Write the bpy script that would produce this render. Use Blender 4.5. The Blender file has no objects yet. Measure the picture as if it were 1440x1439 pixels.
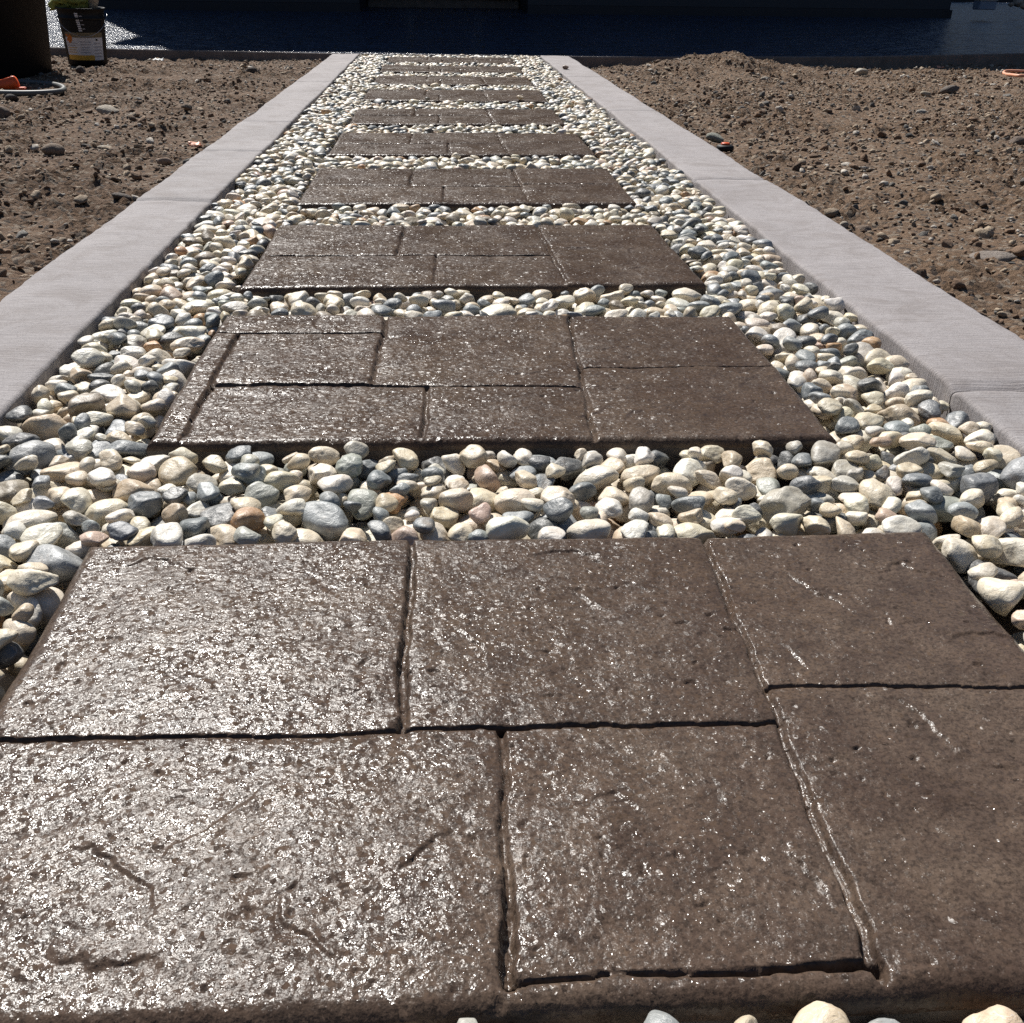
import bpy, bmesh, math, random
import numpy as np
from mathutils import Vector, Matrix

random.seed(7)
rng = np.random.default_rng(11)
scene = bpy.context.scene
COL = scene.collection

# ------------------------------------------------------------------ camera
CAM_H = 0.55
F_PX, PITCH, YAW, ROLL, CAM_X = 1432.0, 0.48440, 0.06900, 0.012896, -0.06965
cam_data = bpy.data.cameras.new('camera')
cam = bpy.data.objects.new('camera', cam_data)
COL.objects.link(cam)
_r = Vector((math.cos(YAW), -math.sin(YAW), 0))
_fh = Vector((math.sin(YAW), math.cos(YAW), 0))
_fwd = _fh * math.cos(PITCH) + Vector((0, 0, -math.sin(PITCH)))
_up = _fh * math.sin(PITCH) + Vector((0, 0, math.cos(PITCH)))
_R = _r * math.cos(ROLL) + _up * math.sin(ROLL)
_U = _up * math.cos(ROLL) - _r * math.sin(ROLL)
cam.matrix_world = Matrix(((_R.x, _U.x, -_fwd.x, CAM_X), (_R.y, _U.y, -_fwd.y, 0.0),
                           (_R.z, _U.z, -_fwd.z, CAM_H), (0, 0, 0, 1)))
cam_data.lens = 36.0 * F_PX / 1440.0
cam_data.sensor_width = 36.0
cam_data.clip_start = 0.05
cam_data.clip_end = 3000.0
scene.camera = cam

# ------------------------------------------------------------------ sky, sun, exposure
SUN_EL, SUN_AZ = math.radians(47.0), math.radians(-22.0)     # azimuth from +Y, negative = towards -X
world = bpy.data.worlds.new('World')
scene.world = world
world.use_nodes = True
wn = world.node_tree
bg = wn.nodes['Background']
sky = wn.nodes.new('ShaderNodeTexSky')
sky.sky_type = 'NISHITA'
sky.sun_disc = False
sky.sun_elevation = SUN_EL
sky.sun_rotation = SUN_AZ
sky.altitude = 300.0
sky.air_density = 1.0
sky.dust_density = 0.0
sky.ozone_density = 2.0
wn.links.new(sky.outputs[0], bg.inputs[0])
bg.inputs[1].default_value = 0.05
sun_data = bpy.data.lights.new('sun', 'SUN')
sun_data.energy = 5.0
sun_data.angle = math.radians(0.53)
sun_data.color = (1.0, 0.965, 0.91)
sun = bpy.data.objects.new('sun', sun_data)
COL.objects.link(sun)
SUN_DIR = Vector((math.sin(SUN_AZ) * math.cos(SUN_EL), math.cos(SUN_AZ) * math.cos(SUN_EL), math.sin(SUN_EL)))
sun.rotation_euler = SUN_DIR.to_track_quat('Z', 'Y').to_euler()
sun.location = SUN_DIR * 30
vs = scene.view_settings
vs.view_transform = 'Standard'
vs.look = 'None'
vs.exposure = 0.50
vs.gamma = 1.0
vs.use_curve_mapping = False
scene.cycles.use_denoising = False
scene.cycles.max_bounces = 6

# ------------------------------------------------------------------ small helpers
def unproj(px, py, z=0.0):
    u, v = px - 720.0, py - 720.0
    d = _R * u - _U * v + _fwd * F_PX
    t = (z - CAM_H) / d.z
    return Vector((CAM_X + d.x * t, d.y * t, z))

def hash3(ix, iy, iz, seed):
    h = (ix.astype(np.uint32) * np.uint32(374761393) + iy.astype(np.uint32) * np.uint32(668265263)
         + iz.astype(np.uint32) * np.uint32(2147483647 % 4294967295) + np.uint32((seed * 974634777) & 0xFFFFFFFF))
    h = (h ^ (h >> np.uint32(13))) * np.uint32(1274126177)
    h = (h ^ (h >> np.uint32(16))) * np.uint32(2246822519)
    h = h ^ (h >> np.uint32(15))
    return h.astype(np.float64) / 4294967295.0 * 2 - 1

def noise2(x, y, seed=0):
    fx, fy = np.floor(x), np.floor(y)
    ix, iy = fx.astype(np.int64), fy.astype(np.int64)
    tx, ty = x - fx, y - fy
    sx = tx * tx * tx * (tx * (tx * 6 - 15) + 10)
    sy = ty * ty * ty * (ty * (ty * 6 - 15) + 10)
    z = np.zeros_like(ix)
    def g(a, b):
        ang = hash3(ix + a, iy + b, z, seed) * math.pi
        return np.cos(ang) * (tx - a) + np.sin(ang) * (ty - b)
    v = (g(0, 0) * (1 - sx) + g(1, 0) * sx) * (1 - sy) + (g(0, 1) * (1 - sx) + g(1, 1) * sx) * sy
    return v * 1.5

def fbm2(x, y, seed=0, oct=4, gain=0.5):
    v = 0; a = 1.0
    for i in range(oct):
        v = v + a * noise2(x, y, seed + i * 17)
        x = x * 2.03 + 5.1; y = y * 2.03 + 1.7; a *= gain
    return v

def noise3(x, y, z, seed=0):
    fx, fy, fz = np.floor(x), np.floor(y), np.floor(z)
    ix, iy, iz = fx.astype(np.int64), fy.astype(np.int64), fz.astype(np.int64)
    tx, ty, tz = x - fx, y - fy, z - fz
    s = lambda t: t * t * (3 - 2 * t)
    sx, sy, sz = s(tx), s(ty), s(tz)
    v = 0
    for a in (0, 1):
        for b in (0, 1):
            for c in (0, 1):
                v = v + hash3(ix + a, iy + b, iz + c, seed) * (sx if a else 1 - sx) * (sy if b else 1 - sy) * (sz if c else 1 - sz)
    return v

def smooth(a, b, x):
    t = np.clip((x - a) / (b - a), 0, 1)
    return t * t * (3 - 2 * t)

def np_mesh(name, verts, faces, shade=True):
    """verts (n,3), faces (m,k) with k 3 or 4"""
    me = bpy.data.meshes.new(name)
    verts = np.ascontiguousarray(verts, dtype=np.float32)
    faces = np.ascontiguousarray(faces, dtype=np.int32)
    m, k = faces.shape
    me.vertices.add(len(verts)); me.vertices.foreach_set('co', verts.ravel())
    me.loops.add(m * k); me.loops.foreach_set('vertex_index', faces.ravel())
    me.polygons.add(m)
    me.polygons.foreach_set('loop_start', np.arange(0, m * k, k, dtype=np.int32))
    if shade:
        me.polygons.foreach_set('use_smooth', np.ones(m, dtype=bool))
    me.update(calc_edges=True)
    return me

def link(name, me, mat=None, parent=None, loc=None, rot=None):
    o = bpy.data.objects.new(name, me)
    COL.objects.link(o)
    if mat is not None and me is not None and len(me.materials) == 0:
        me.materials.append(mat)
    if parent is not None:
        o.parent = parent
    if loc is not None:
        o.location = loc
    if rot is not None:
        o.rotation_euler = rot
    return o

def tag(o, label=None, cat=None, group=None, kind=None):
    if label: o['label'] = label
    if cat: o['category'] = cat
    if group: o['group'] = group
    if kind: o['kind'] = kind
    return o

def empty(name, loc=(0, 0, 0), rot=(0, 0, 0)):
    return link(name, None, loc=loc, rot=rot)

def bm_obj(name, bm, mat, parent=None, smoothed=False, loc=None, rot=None):
    me = bpy.data.meshes.new(name)
    bm.normal_update()
    bm.to_mesh(me); bm.free()
    if smoothed:
        for p in me.polygons: p.use_smooth = True
    return link(name, me, mat, parent, loc, rot)

def box_bm(lo, hi, bevel=0.0, bm=None):
    bm2 = bmesh.new()
    bmesh.ops.create_cube(bm2, size=1.0)
    for v in bm2.verts:
        v.co = Vector(((lo[i] + hi[i]) / 2 + v.co[i] * (hi[i] - lo[i]) for i in range(3)))
    if bevel > 0:
        bmesh.ops.bevel(bm2, geom=bm2.edges[:], offset=bevel, segments=2, affect='EDGES')
    return bm2

def tube(points, radius, segs=10, closed=False):
    pts = np.array(points, float); n = len(pts)
    if np.isscalar(radius): radius = [radius] * n
    V = []; F = []
    for i in range(n):
        a = pts[(i - 1) % n] if (closed or i > 0) else pts[i]
        b = pts[(i + 1) % n] if (closed or i < n - 1) else pts[i]
        t = (b - a) / (np.linalg.norm(b - a) + 1e-9)
        up = np.array([0, 0, 1.0]) if abs(t[2]) < 0.9 else np.array([1.0, 0, 0])
        s = np.cross(t, up); s /= np.linalg.norm(s); u = np.cross(s, t)
        for k in range(segs):
            an = 2 * math.pi * k / segs
            V.append(pts[i] + radius[i] * (math.cos(an) * s + math.sin(an) * u))
    for i in range(n if closed else n - 1):
        j = (i + 1) % n
        for k in range(segs):
            k2 = (k + 1) % segs
            F.append((i * segs + k, i * segs + k2, j * segs + k2, j * segs + k))
    return np_mesh('tube', np.array(V), np.array(F))

def lathe(profile, segs=40, a0=0.0, a1=2 * math.pi):
    full = abs(a1 - a0 - 2 * math.pi) < 1e-6
    n = segs if full else segs + 1
    V = []; F = []
    for (r, z) in profile:
        for k in range(n):
            a = a0 + (a1 - a0) * k / segs
            V.append((r * math.cos(a), r * math.sin(a), z))
    for i in range(len(profile) - 1):
        for k in range(segs):
            k2 = (k + 1) % n
            F.append((i * n + k, i * n + k2, (i + 1) * n + k2, (i + 1) * n + k))
    return np_mesh('lathe', np.array(V), np.array(F))

# ------------------------------------------------------------------ materials
class NT:
    def __init__(self, name):
        self.m = bpy.data.materials.new(name); self.m.use_nodes = True
        self.t = self.m.node_tree
        self.b = self.t.nodes['Principled BSDF']
    def n(self, typ, **kw):
        x = self.t.nodes.new(typ)
        for k, v in kw.items():
            if k in ('operation', 'blend_type', 'data_type', 'feature', 'noise_dimensions', 'attribute_name', 'wave_type', 'bands_direction', 'voronoi_dimensions', 'clamp'):
                setattr(x, k, v)
            else:
                x.inputs[k].default_value = v
        return x
    def l(self, a, b): self.t.links.new(a, b)
    def pos(self): return self.n('ShaderNodeNewGeometry').outputs['Position']
    def noise(self, vec, scale, detail=3.0, rough=0.55, dist=0.0):
        x = self.n('ShaderNodeTexNoise', Scale=scale, Detail=detail, Roughness=rough, Distortion=dist)
        self.l(vec, x.inputs['Vector']); return x.outputs['Fac']
    def mapr(self, val, a, b, c=0.0, d=1.0):
        x = self.n('ShaderNodeMapRange'); x.inputs[1].default_value = a; x.inputs[2].default_value = b
        x.inputs[3].default_value = c; x.inputs[4].default_value = d
        self.l(val, x.inputs[0]); return x.outputs[0]
    def mix(self, fac, a, b, mode='MIX'):
        x = self.t.nodes.new('ShaderNodeMix'); x.data_type = 'RGBA'; x.blend_type = mode
        for val, sock in ((fac, x.inputs[0]), (a, x.inputs[6]), (b, x.inputs[7])):
            if isinstance(val, (int, float)): sock.default_value = val
            elif isinstance(val, tuple): sock.default_value = (*val, 1.0) if len(val) == 3 else val
            else: self.l(val, sock)
        return x.outputs[2]
    def math(self, op, a, b=None):
        x = self.n('ShaderNodeMath', operation=op)
        for i, v in enumerate((a, b)):
            if v is None: continue
            if isinstance(v, (int, float)): x.inputs[i].default_value = v
            else: self.l(v, x.inputs[i])
        return x.outputs[0]
    def scale_vec(self, vec, s):
        x = self.n('ShaderNodeMapping'); x.inputs['Scale'].default_value = s
        self.l(vec, x.inputs['Vector']); return x.outputs[0]
    def bump(self, h, strength, dist, normal=None):
        x = self.n('ShaderNodeBump', Strength=strength, Distance=dist)
        self.l(h, x.inputs['Height'])
        if normal is not None: self.l(normal, x.inputs['Normal'])
        return x.outputs[0]
    def out(self, color=None, rough=None, normal=None, **kw):
        for v, k in ((color, 'Base Color'), (rough, 'Roughness'), (normal, 'Normal')):
            if v is None: continue
            if isinstance(v, (int, float)): self.b.inputs[k].default_value = v
            elif isinstance(v, tuple): self.b.inputs[k].default_value = (*v, 1.0)
            else: self.l(v, self.b.inputs[k])
        for k, v in kw.items():
            self.b.inputs[k.replace('_', ' ')].default_value = v
        return self.m

def plain(name, col, rough=0.6, var=0.15, scale=30.0, bump=0.0, **kw):
    t = NT(name); p = t.pos()
    f = t.noise(p, scale, 4.0)
    c = t.mix(t.mapr(f, 0.3, 0.7), tuple(c * (1 - var) for c in col), tuple(min(1, c * (1 + var)) for c in col))
    nrm = t.bump(t.noise(p, scale * 6, 3.0), 1.0, bump) if bump > 0 else None
    return t.out(c, rough, nrm, **kw)

def mat_slab():
    t = NT('sealed_stamped_concrete'); p = t.pos()
    big = t.mapr(t.noise(p, 4.5, 6.0, 0.65), 0.36, 0.66)
    mid = t.mapr(t.noise(p, 26.0, 5.0, 0.65), 0.36, 0.62)
    fine = t.mapr(t.noise(p, 260.0, 4.0, 0.7), 0.38, 0.54)
    red = t.mapr(t.noise(p, 5.5, 3.0, 0.5), 0.5, 0.72)
    c = t.mix(big, (0.092, 0.061, 0.044), (0.134, 0.096, 0.069))
    oi = t.n('ShaderNodeObjectInfo')
    c = t.mix(t.mapr(oi.outputs['Random'], 0, 1, 0.0, 0.28), c, (0.070, 0.050, 0.037))
    c = t.mix(t.math('MULTIPLY', red, 0.65), c, (0.055, 0.033, 0.023))
    c = t.mix(t.math('MULTIPLY', t.math('SUBTRACT', 1.0, mid), 0.55), c, (0.040, 0.026, 0.020))
    c = t.mix(t.math('MULTIPLY', t.math('SUBTRACT', 1.0, fine), 0.60), c, (0.025, 0.018, 0.014))
    # grains under the sealer: every grain is a tiny facet with its own tilt, a few tilt a lot
    geo = t.n('ShaderNodeNewGeometry')
    nrm = geo.outputs['Normal']
    def facets(scale, amp, power, base):
        v = t.n('ShaderNodeTexVoronoi', Scale=scale, Randomness=1.0)
        t.l(p, v.inputs['Vector'])
        sub = t.n('ShaderNodeVectorMath', operation='SUBTRACT'); t.l(v.outputs['Color'], sub.inputs[0]); sub.inputs[1].default_value = (0.5, 0.5, 0.5)
        sep = t.n('ShaderNodeSeparateColor'); t.l(v.outputs['Color'], sep.inputs[0])
        mag = t.math('ADD', t.math('MULTIPLY', t.math('POWER', sep.outputs[2], power), amp), base)
        flat = t.n('ShaderNodeVectorMath', operation='MULTIPLY'); t.l(sub.outputs[0], flat.inputs[0]); flat.inputs[1].default_value = (1, 1, 0)
        sc = t.n('ShaderNodeVectorMath', operation='SCALE'); t.l(flat.outputs[0], sc.inputs[0]); t.l(mag, sc.inputs['Scale'])
        return sc.outputs[0], sep.outputs[1]
    def addv(a, b):
        x = t.n('ShaderNodeVectorMath', operation='ADD'); t.l(a, x.inputs[0]); t.l(b, x.inputs[1]); return x.outputs[0]
    n3 = t.noise(p, 60.0, 3.0, 0.55)
    n1 = t.noise(p, 230.0, 2.0, 0.5)
    nm = t.bump(n3, 1.0, 0.0011)
    nm = t.bump(n1, 1.0, 0.0009, nm)
    fa, ra = facets(900.0, 0.50, 3.0, 0.065)
    fb, rb = facets(230.0, 0.72, 5.0, 0.03)
    tot = addv(addv(nm, fa), fb)
    nn = t.n('ShaderNodeVectorMath', operation='NORMALIZE'); t.l(tot, nn.inputs[0])
    r = t.mapr(t.math('POWER', rb, 2.4), 0.0, 1.0, 0.345, 0.11)
    r = t.math('ADD', r, t.mapr(t.noise(p, 7.0, 4.0, 0.6), 0.32, 0.68, -0.07, 0.13))
    return t.out(c, r, nn.outputs[0], IOR=1.30)

def mat_kerb():
    t = NT('broomed_concrete'); p = t.pos()
    oi = t.n('ShaderNodeObjectInfo')
    big = t.mapr(t.noise(p, 2.5, 4.0, 0.6), 0.3, 0.7)
    c = t.mix(big, (0.245, 0.227, 0.226), (0.365, 0.342, 0.339))
    tone = t.mapr(oi.outputs['Random'], 0, 1, 0.0, 0.35)
    c = t.mix(tone, c, (0.335, 0.300, 0.298))
    wob = t.n('ShaderNodeTexNoise', Scale=3.0, Detail=2.0); t.l(p, wob.inputs['Vector'])
    wsc = t.n('ShaderNodeVectorMath', operation='SCALE'); wsc.inputs['Scale'].default_value = 0.035; t.l(wob.outputs['Color'], wsc.inputs[0])
    wad = t.n('ShaderNodeVectorMath', operation='ADD'); t.l(p, wad.inputs[0]); t.l(wsc.outputs[0], wad.inputs[1])
    streak = t.noise(t.scale_vec(wad.outputs[0], (2.2, 60.0, 1.0)), 3.0, 6.0, 0.72)
    vis_ = t.mapr(t.noise(p, 5.0, 3.0), 0.35, 0.65, 0.3, 1.0)
    c = t.mix(t.math('MULTIPLY', t.mapr(streak, 0.34, 0.56, 0.9, 0.0), vis_), c, (0.19, 0.172, 0.172))
    spk = t.noise(p, 300.0, 3.0, 0.7)
    c = t.mix(t.mapr(spk, 0.32, 0.44, 0.65, 0.0), c, (0.11, 0.10, 0.10))
    st = t.noise(p, 9.0, 7.0, 0.75, 0.8)
    c = t.mix(t.mapr(st, 0.46, 0.64, 0.0, 0.75), c, (0.205, 0.180, 0.172))
    nm = t.bump(streak, 1.0, 0.0032)
    nm = t.bump(t.noise(p, 350.0, 3.0), 1.0, 0.0008, nm)
    return t.out(c, 0.85, nm)

def mat_pebble(name, per_object):
    t = NT(name); p = t.pos()
    if per_object:
        base = t.n('ShaderNodeObjectInfo').outputs['Color']
    else:
        base = t.n('ShaderNodeAttribute', attribute_name='stone_color').outputs['Color']
    f = t.noise(p, 55.0, 5.0, 0.65, 0.6)
    dark = t.mix(1.0, base, (0.74, 0.69, 0.62), 'MULTIPLY')
    lite = t.mix(0.16, base, (0.90, 0.82, 0.66))
    c = t.mix(t.mapr(f, 0.30, 0.68), dark, lite)
    spk = t.noise(p, 420.0, 4.0, 0.7)
    c = t.mix(t.mapr(spk, 0.30, 0.44, 0.5, 0.0), c, (0.17, 0.14, 0.11))
    rust = t.noise(p, 24.0, 4.0, 0.6)
    c = t.mix(t.mapr(rust, 0.60, 0.76, 0.0, 0.4), c, (0.40, 0.26, 0.13))
    v = t.noise(t.scale_vec(p, (1.0, 1.4, 2.6)), 30.0, 2.0, 0.5, 1.5)
    vein = t.math('ABSOLUTE', t.math('SUBTRACT', v, 0.5))
    c = t.mix(t.mapr(vein, 0.0, 0.012, 0.40, 0.0), c, (0.78, 0.75, 0.70))
    nm = t.bump(f, 1.0, 0.0022)
    nm = t.bump(t.noise(p, 260.0, 4.0, 0.65), 1.0, 0.0005, nm)
    r = t.mapr(f, 0.3, 0.7, 0.55, 0.40)
    return t.out(c, r, nm)

def mat_dirt(name='dry_dirt'):
    t = NT(name); p = t.pos()
    a = t.mapr(t.noise(p, 1.3, 5.0, 0.6), 0.3, 0.7)
    b = t.mapr(t.noise(p, 22.0, 6.0, 0.7), 0.32, 0.68)
    c = t.mix(a, (0.098, 0.053, 0.028), (0.180, 0.106, 0.060))
    c = t.mix(t.math('MULTIPLY', b, 0.6), c, (0.225, 0.144, 0.088))
    sx = t.n('ShaderNodeSeparateXYZ'); t.l(p, sx.inputs[0])
    c = t.mix(t.mapr(sx.outputs[0], -1.0, 1.0, 0.0, 0.45), c, (0.225, 0.142, 0.083))
    g = t.n('ShaderNodeTexVoronoi', Scale=85.0, Randomness=1.0); t.l(p, g.inputs['Vector'])
    sep = t.n('ShaderNodeSeparateColor'); t.l(g.outputs['Color'], sep.inputs[0])
    c = t.mix(t.mapr(sep.outputs[0], 0.80, 0.86, 0.0, 0.75), c, (0.31, 0.25, 0.19))
    c = t.mix(t.mapr(sep.outputs[1], 0.84, 0.90, 0.0, 0.8), c, (0.045, 0.034, 0.028))
    nm = t.bump(t.noise(p, 45.0, 6.0, 0.7), 1.0, 0.03)
    nm = t.bump(t.math('SUBTRACT', 1.0, g.outputs['Distance']), 1.0, 0.006, nm)
    nm = t.bump(t.noise(p, 300.0, 4.0, 0.7), 1.0, 0.003, nm)
    return t.out(c, 0.95, nm)

def mat_clod(name, per_object=False):
    t = NT(name); p = t.pos()
    base = t.n('ShaderNodeObjectInfo').outputs['Color'] if per_object else t.n('ShaderNodeAttribute', attribute_name='stone_color').outputs['Color']
    f = t.noise(p, 60.0, 5.0, 0.7)
    c = t.mix(t.mapr(f, 0.3, 0.7, 0.5, 0.0), base, (0.105, 0.068, 0.045))
    nm = t.bump(t.noise(p, 160.0, 4.0, 0.7), 1.0, 0.006)
    return t.out(c, 0.9, nm)

def mat_patio():
    t = NT('sealed_patio_concrete'); p = t.pos()
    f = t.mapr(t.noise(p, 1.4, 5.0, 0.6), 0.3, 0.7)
    c = t.mix(f, (0.012, 0.024, 0.050), (0.022, 0.042, 0.085))  # blue of the reflected sky is put into the base colour
    br = t.n('ShaderNodeTexBrick'); br.offset = 0.45
    br.inputs['Scale'].default_value = 1.0; br.inputs['Mortar Size'].default_value = 0.012
    br.inputs['Brick Width'].default_value = 0.62; br.inputs['Row Height'].default_value = 0.36
    br.inputs['Color1'].default_value = (1, 1, 1, 1); br.inputs['Color2'].default_value = (1, 1, 1, 1); br.inputs['Mortar'].default_value = (0, 0, 0, 1)
    warp = t.n('ShaderNodeVectorMath', operation='ADD'); nz = t.n('ShaderNodeTexNoise', Scale=4.0, Detail=3.0)
    t.l(p, nz.inputs['Vector'])
    sc = t.n('ShaderNodeVectorMath', operation='SCALE'); sc.inputs['Scale'].default_value = 0.10
    t.l(nz.outputs['Color'], sc.inputs[0]); t.l(p, warp.inputs[0]); t.l(sc.outputs[0], warp.inputs[1])
    t.l(warp.outputs[0], br.inputs['Vector'])
    c = t.mix(t.mapr(br.outputs['Color'], 0, 1, 0.7, 0.0), c, (0.015, 0.012, 0.011))
    nm = t.bump(br.outputs['Color'], 1.0, 0.010)
    nm = t.bump(t.noise(t.scale_vec(p, (0.45, 1.0, 1.0)), 9.0, 3.0, 0.6), 1.0, 0.20, nm)
    nm = t.bump(t.noise(p, 50.0, 2.0, 0.6), 1.0, 0.012, nm)
    return t.out(c, 0.24, nm)

M_SLAB = mat_slab()
M_SLAB_SIDE = plain('slab_side_concrete', (0.075, 0.062, 0.054), 0.75, 0.35, 40, 0.003)
M_KERB = mat_kerb()
M_PEB_O = mat_pebble('river_pebble', True)
M_PEB_A = mat_pebble('river_pebble_mass', False)
M_DIRT = mat_dirt()
M_CLOD_A = mat_clod('dirt_clods')
M_CLOD_O = mat_clod('dusty_rock', True)
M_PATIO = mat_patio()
M_BED = plain('bed_soil', (0.10, 0.075, 0.055), 0.95, 0.3, 60, 0.004)
M_CONC = plain('patio_edge_concrete', (0.17, 0.135, 0.115), 0.85, 0.25, 12, 0.004)
M_SIDING = plain('navy_siding_paint', (0.012, 0.016, 0.026), 0.5, 0.12, 9, 0.0008)
M_TRIM = plain('pale_trim_paint', (0.52, 0.51, 0.50), 0.55, 0.08, 12)
M_ROOF = plain('roof_shingle', (0.06, 0.055, 0.05), 0.9, 0.3, 8, 0.006)
M_DOOR = plain('dark_door_paint', (0.035, 0.03, 0.03), 0.4, 0.1, 10)
M_BLACK = plain('black_plastic', (0.010, 0.010, 0.011), 0.6, 0.2, 20, 0.0004, Specular_IOR_Level=0.25)
M_BROWN = plain('brown_plastic', (0.060, 0.034, 0.022), 0.6, 0.25, 14, 0.0015)
M_ORANGE = plain('orange_plastic', (0.62, 0.085, 0.015), 0.45, 0.08, 20)
M_HOSE = plain('grey_rubber', (0.10, 0.103, 0.10), 0.55, 0.15, 30)
M_WHITE = plain('label_white', (0.68, 0.68, 0.70), 0.5, 0.04, 20)
M_TAN = plain('label_tan', (0.20, 0.16, 0.09), 0.5, 0.05, 20)
M_YELLOW = plain('label_yellow', (0.62, 0.36, 0.04), 0.5, 0.06, 20)
M_RUST = plain('label_orange', (0.60, 0.17, 0.02), 0.5, 0.15, 60)
M_GREYINK = plain('label_grey_ink', (0.30, 0.30, 0.33), 0.5, 0.05, 20)
M_GREEN = plain('green_rag', (0.26, 0.29, 0.07), 0.9, 0.35, 30, 0.004)
M_METAL = plain('grey_metal', (0.35, 0.35, 0.36), 0.35, 0.1, 30, Metallic=1.0)
M_PAPER = plain('white_plastic_scrap', (0.72, 0.71, 0.68), 0.6, 0.08, 30)
M_WOOD = plain('pale_wood', (0.50, 0.40, 0.29), 0.8, 0.2, 60)
M_PEACH = plain('orange_rubber', (0.72, 0.33, 0.20), 0.5, 0.1, 30)
M_BLUEGREY = plain('blue_grey_plastic', (0.20, 0.25, 0.33), 0.5, 0.1, 10)
M_GLASS = NT('window_glass').out((0.02, 0.025, 0.03), 0.05)

# ------------------------------------------------------------------ layout numbers (metres)
KL0, KL1, KR0, KR1 = -0.905, -0.698, 0.702, 0.930        # kerb edges in x
PATH_END = 8.66
SLABS = [  # front y, back y, left x, right x, yaw
    (0.398, 0.990, -0.465, 0.474, -0.010), (1.247, 1.820, -0.469, 0.459, -0.020), (2.016, 2.588, -0.479, 0.459, 0.004),
    (2.852, 3.420, -0.465, 0.463, 0.012), (3.700, 4.247, -0.468, 0.468, 0.006), (4.527, 5.068, -0.458, 0.450, 0.020),
    (5.400, 5.965, -0.462, 0.460, 0.0), (6.270, 6.800, -0.460, 0.458, -0.01), (7.080, 7.600, -0.462, 0.462, 0.01),
    (7.880, 8.420, -0.460, 0.460, 0.0)]
PATIO_EDGE = [(-14.0, 10.6), (-5.5, 9.45), (-3.25, 9.15), (-0.9, 8.80), (1.2, 8.70), (3.3, 8.90), (5.0, 9.40), (14.0, 11.6)]
def patio_y(x):
    return np.interp(x, [p[0] for p in PATIO_EDGE], [p[1] for p in PATIO_EDGE])
def patio_z(y):
    return -0.006 + np.clip((np.asarray(y, float) - 8.7) * 0.0145, 0, 0.2)

# ------------------------------------------------------------------ ground sheet
g = np_mesh('ground', np.array([(-900, -900, -0.30), (900, -900, -0.30), (900, 900, -0.30), (-900, 900, -0.30)]), np.array([(0, 1, 2, 3)]), False)
tag(link('ground', g, M_DIRT), kind='structure')

def dirt_height(x, y):
    z = -0.062 + 0.022 * fbm2(x * 1.1, y * 1.1, 3, 3)
    loose = 0.30 + 1.25 * smooth(-0.25, 0.35, fbm2(x * 1.7 + 4, y * 1.7, 61, 2))      # trodden and loose patches
    z = z + 0.012 * fbm2(x * 5, y * 5, 9, 3, 0.6)
    z = z + loose * (0.022 * np.abs(noise2(x * 12, y * 12, 21)) + 0.015 * np.abs(noise2(x * 23, y * 23, 22)) + 0.006 * noise2(x * 36, y * 36, 23) - 0.006)
    z = z - np.where(x < 0, 0.012, 0.035) * smooth(5.5, 9.0, y)
    # bank of soil against the right kerb end
    z = z + 0.135 * np.exp(-(((x - 1.95) / 0.62) ** 2 + ((y - 8.15) / 0.42) ** 2) ** 0.8) * (1 + 0.45 * noise2(x * 5, y * 5, 77))
    # wheel-worn shallow furrow on the left, shallow trench beside both kerbs
    z = z + 0.03 * smooth(-0.9, -2.2, x) * noise2(x * 0.9 + 3, y * 1.5, 41)
    dk = np.minimum(np.abs(x - KL0), np.abs(x - KR1))
    z = z - 0.014 * np.exp(-(dk / 0.05) ** 2) * (1 + noise2(x * 4, y * 4, 5))
    return z

def dirt_sheet(name, x0, x1, y0, y1, step):
    nx, ny = int((x1 - x0) / step) + 1, int((y1 - y0) / step) + 1
    X, Y = np.meshgrid(np.linspace(x0, x1, nx), np.linspace(y0, y1, ny))
    Z = dirt_height(X, Y)
    V = np.stack([X, Y, Z], -1).reshape(-1, 3)
    i = np.arange(nx * ny).reshape(ny, nx)
    F = np.stack([i[:-1, :-1], i[:-1, 1:], i[1:, 1:], i[1:, :-1]], -1).reshape(-1, 4)
    return tag(link(name, np_mesh(name, V, F), M_DIRT), kind='structure')
dirt_sheet('ground_left', -5.2, KL0 + 0.03, 0.6, 9.75, 0.019)
dirt_sheet('ground_right', KR1 - 0.03, 5.8, 0.6, 9.75, 0.019)
dirt_sheet('ground_far_left', -13.0, -5.2, -2.0, 11.0, 0.12)
dirt_sheet('ground_far_right', 5.8, 13.0, -2.0, 11.5, 0.12)

# ------------------------------------------------------------------ patio
xs = sorted(set([p[0] for p in PATIO_EDGE] + list(np.linspace(-14, 14, 57))))
V = []; F = []
rows = 14
for x in xs:
    ye = float(patio_y(x))
    for k in range(rows):
        y = ye + 0.012 + (25.0 - ye) * (k / (rows - 1)) ** 1.5
        V.append((x, y, float(patio_z(y)) - (0.0 if k else 0.0)))
for i in range(len(xs) - 1):
    for k in range(rows - 1):
        a = i * rows + k
        F.append((a, a + rows, a + rows + 1, a + 1))
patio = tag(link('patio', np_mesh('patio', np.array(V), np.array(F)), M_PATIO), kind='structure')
V = []; F = []
for x in xs:
    ye = float(patio_y(x)); z = float(patio_z(ye))
    V += [(x, ye + 0.012, z), (x, ye + 0.004, z - 0.003), (x, ye, z - 0.012), (x, ye + 0.002, -0.32)]
for i in range(len(xs) - 1):
    for k in range(3):
        a = i * 4 + k
        F.append((a, a + 1, a + 5, a + 4))
link('patio_edge', np_mesh('patio_edge', np.array(V), np.array(F)), M_CONC, patio)

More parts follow.
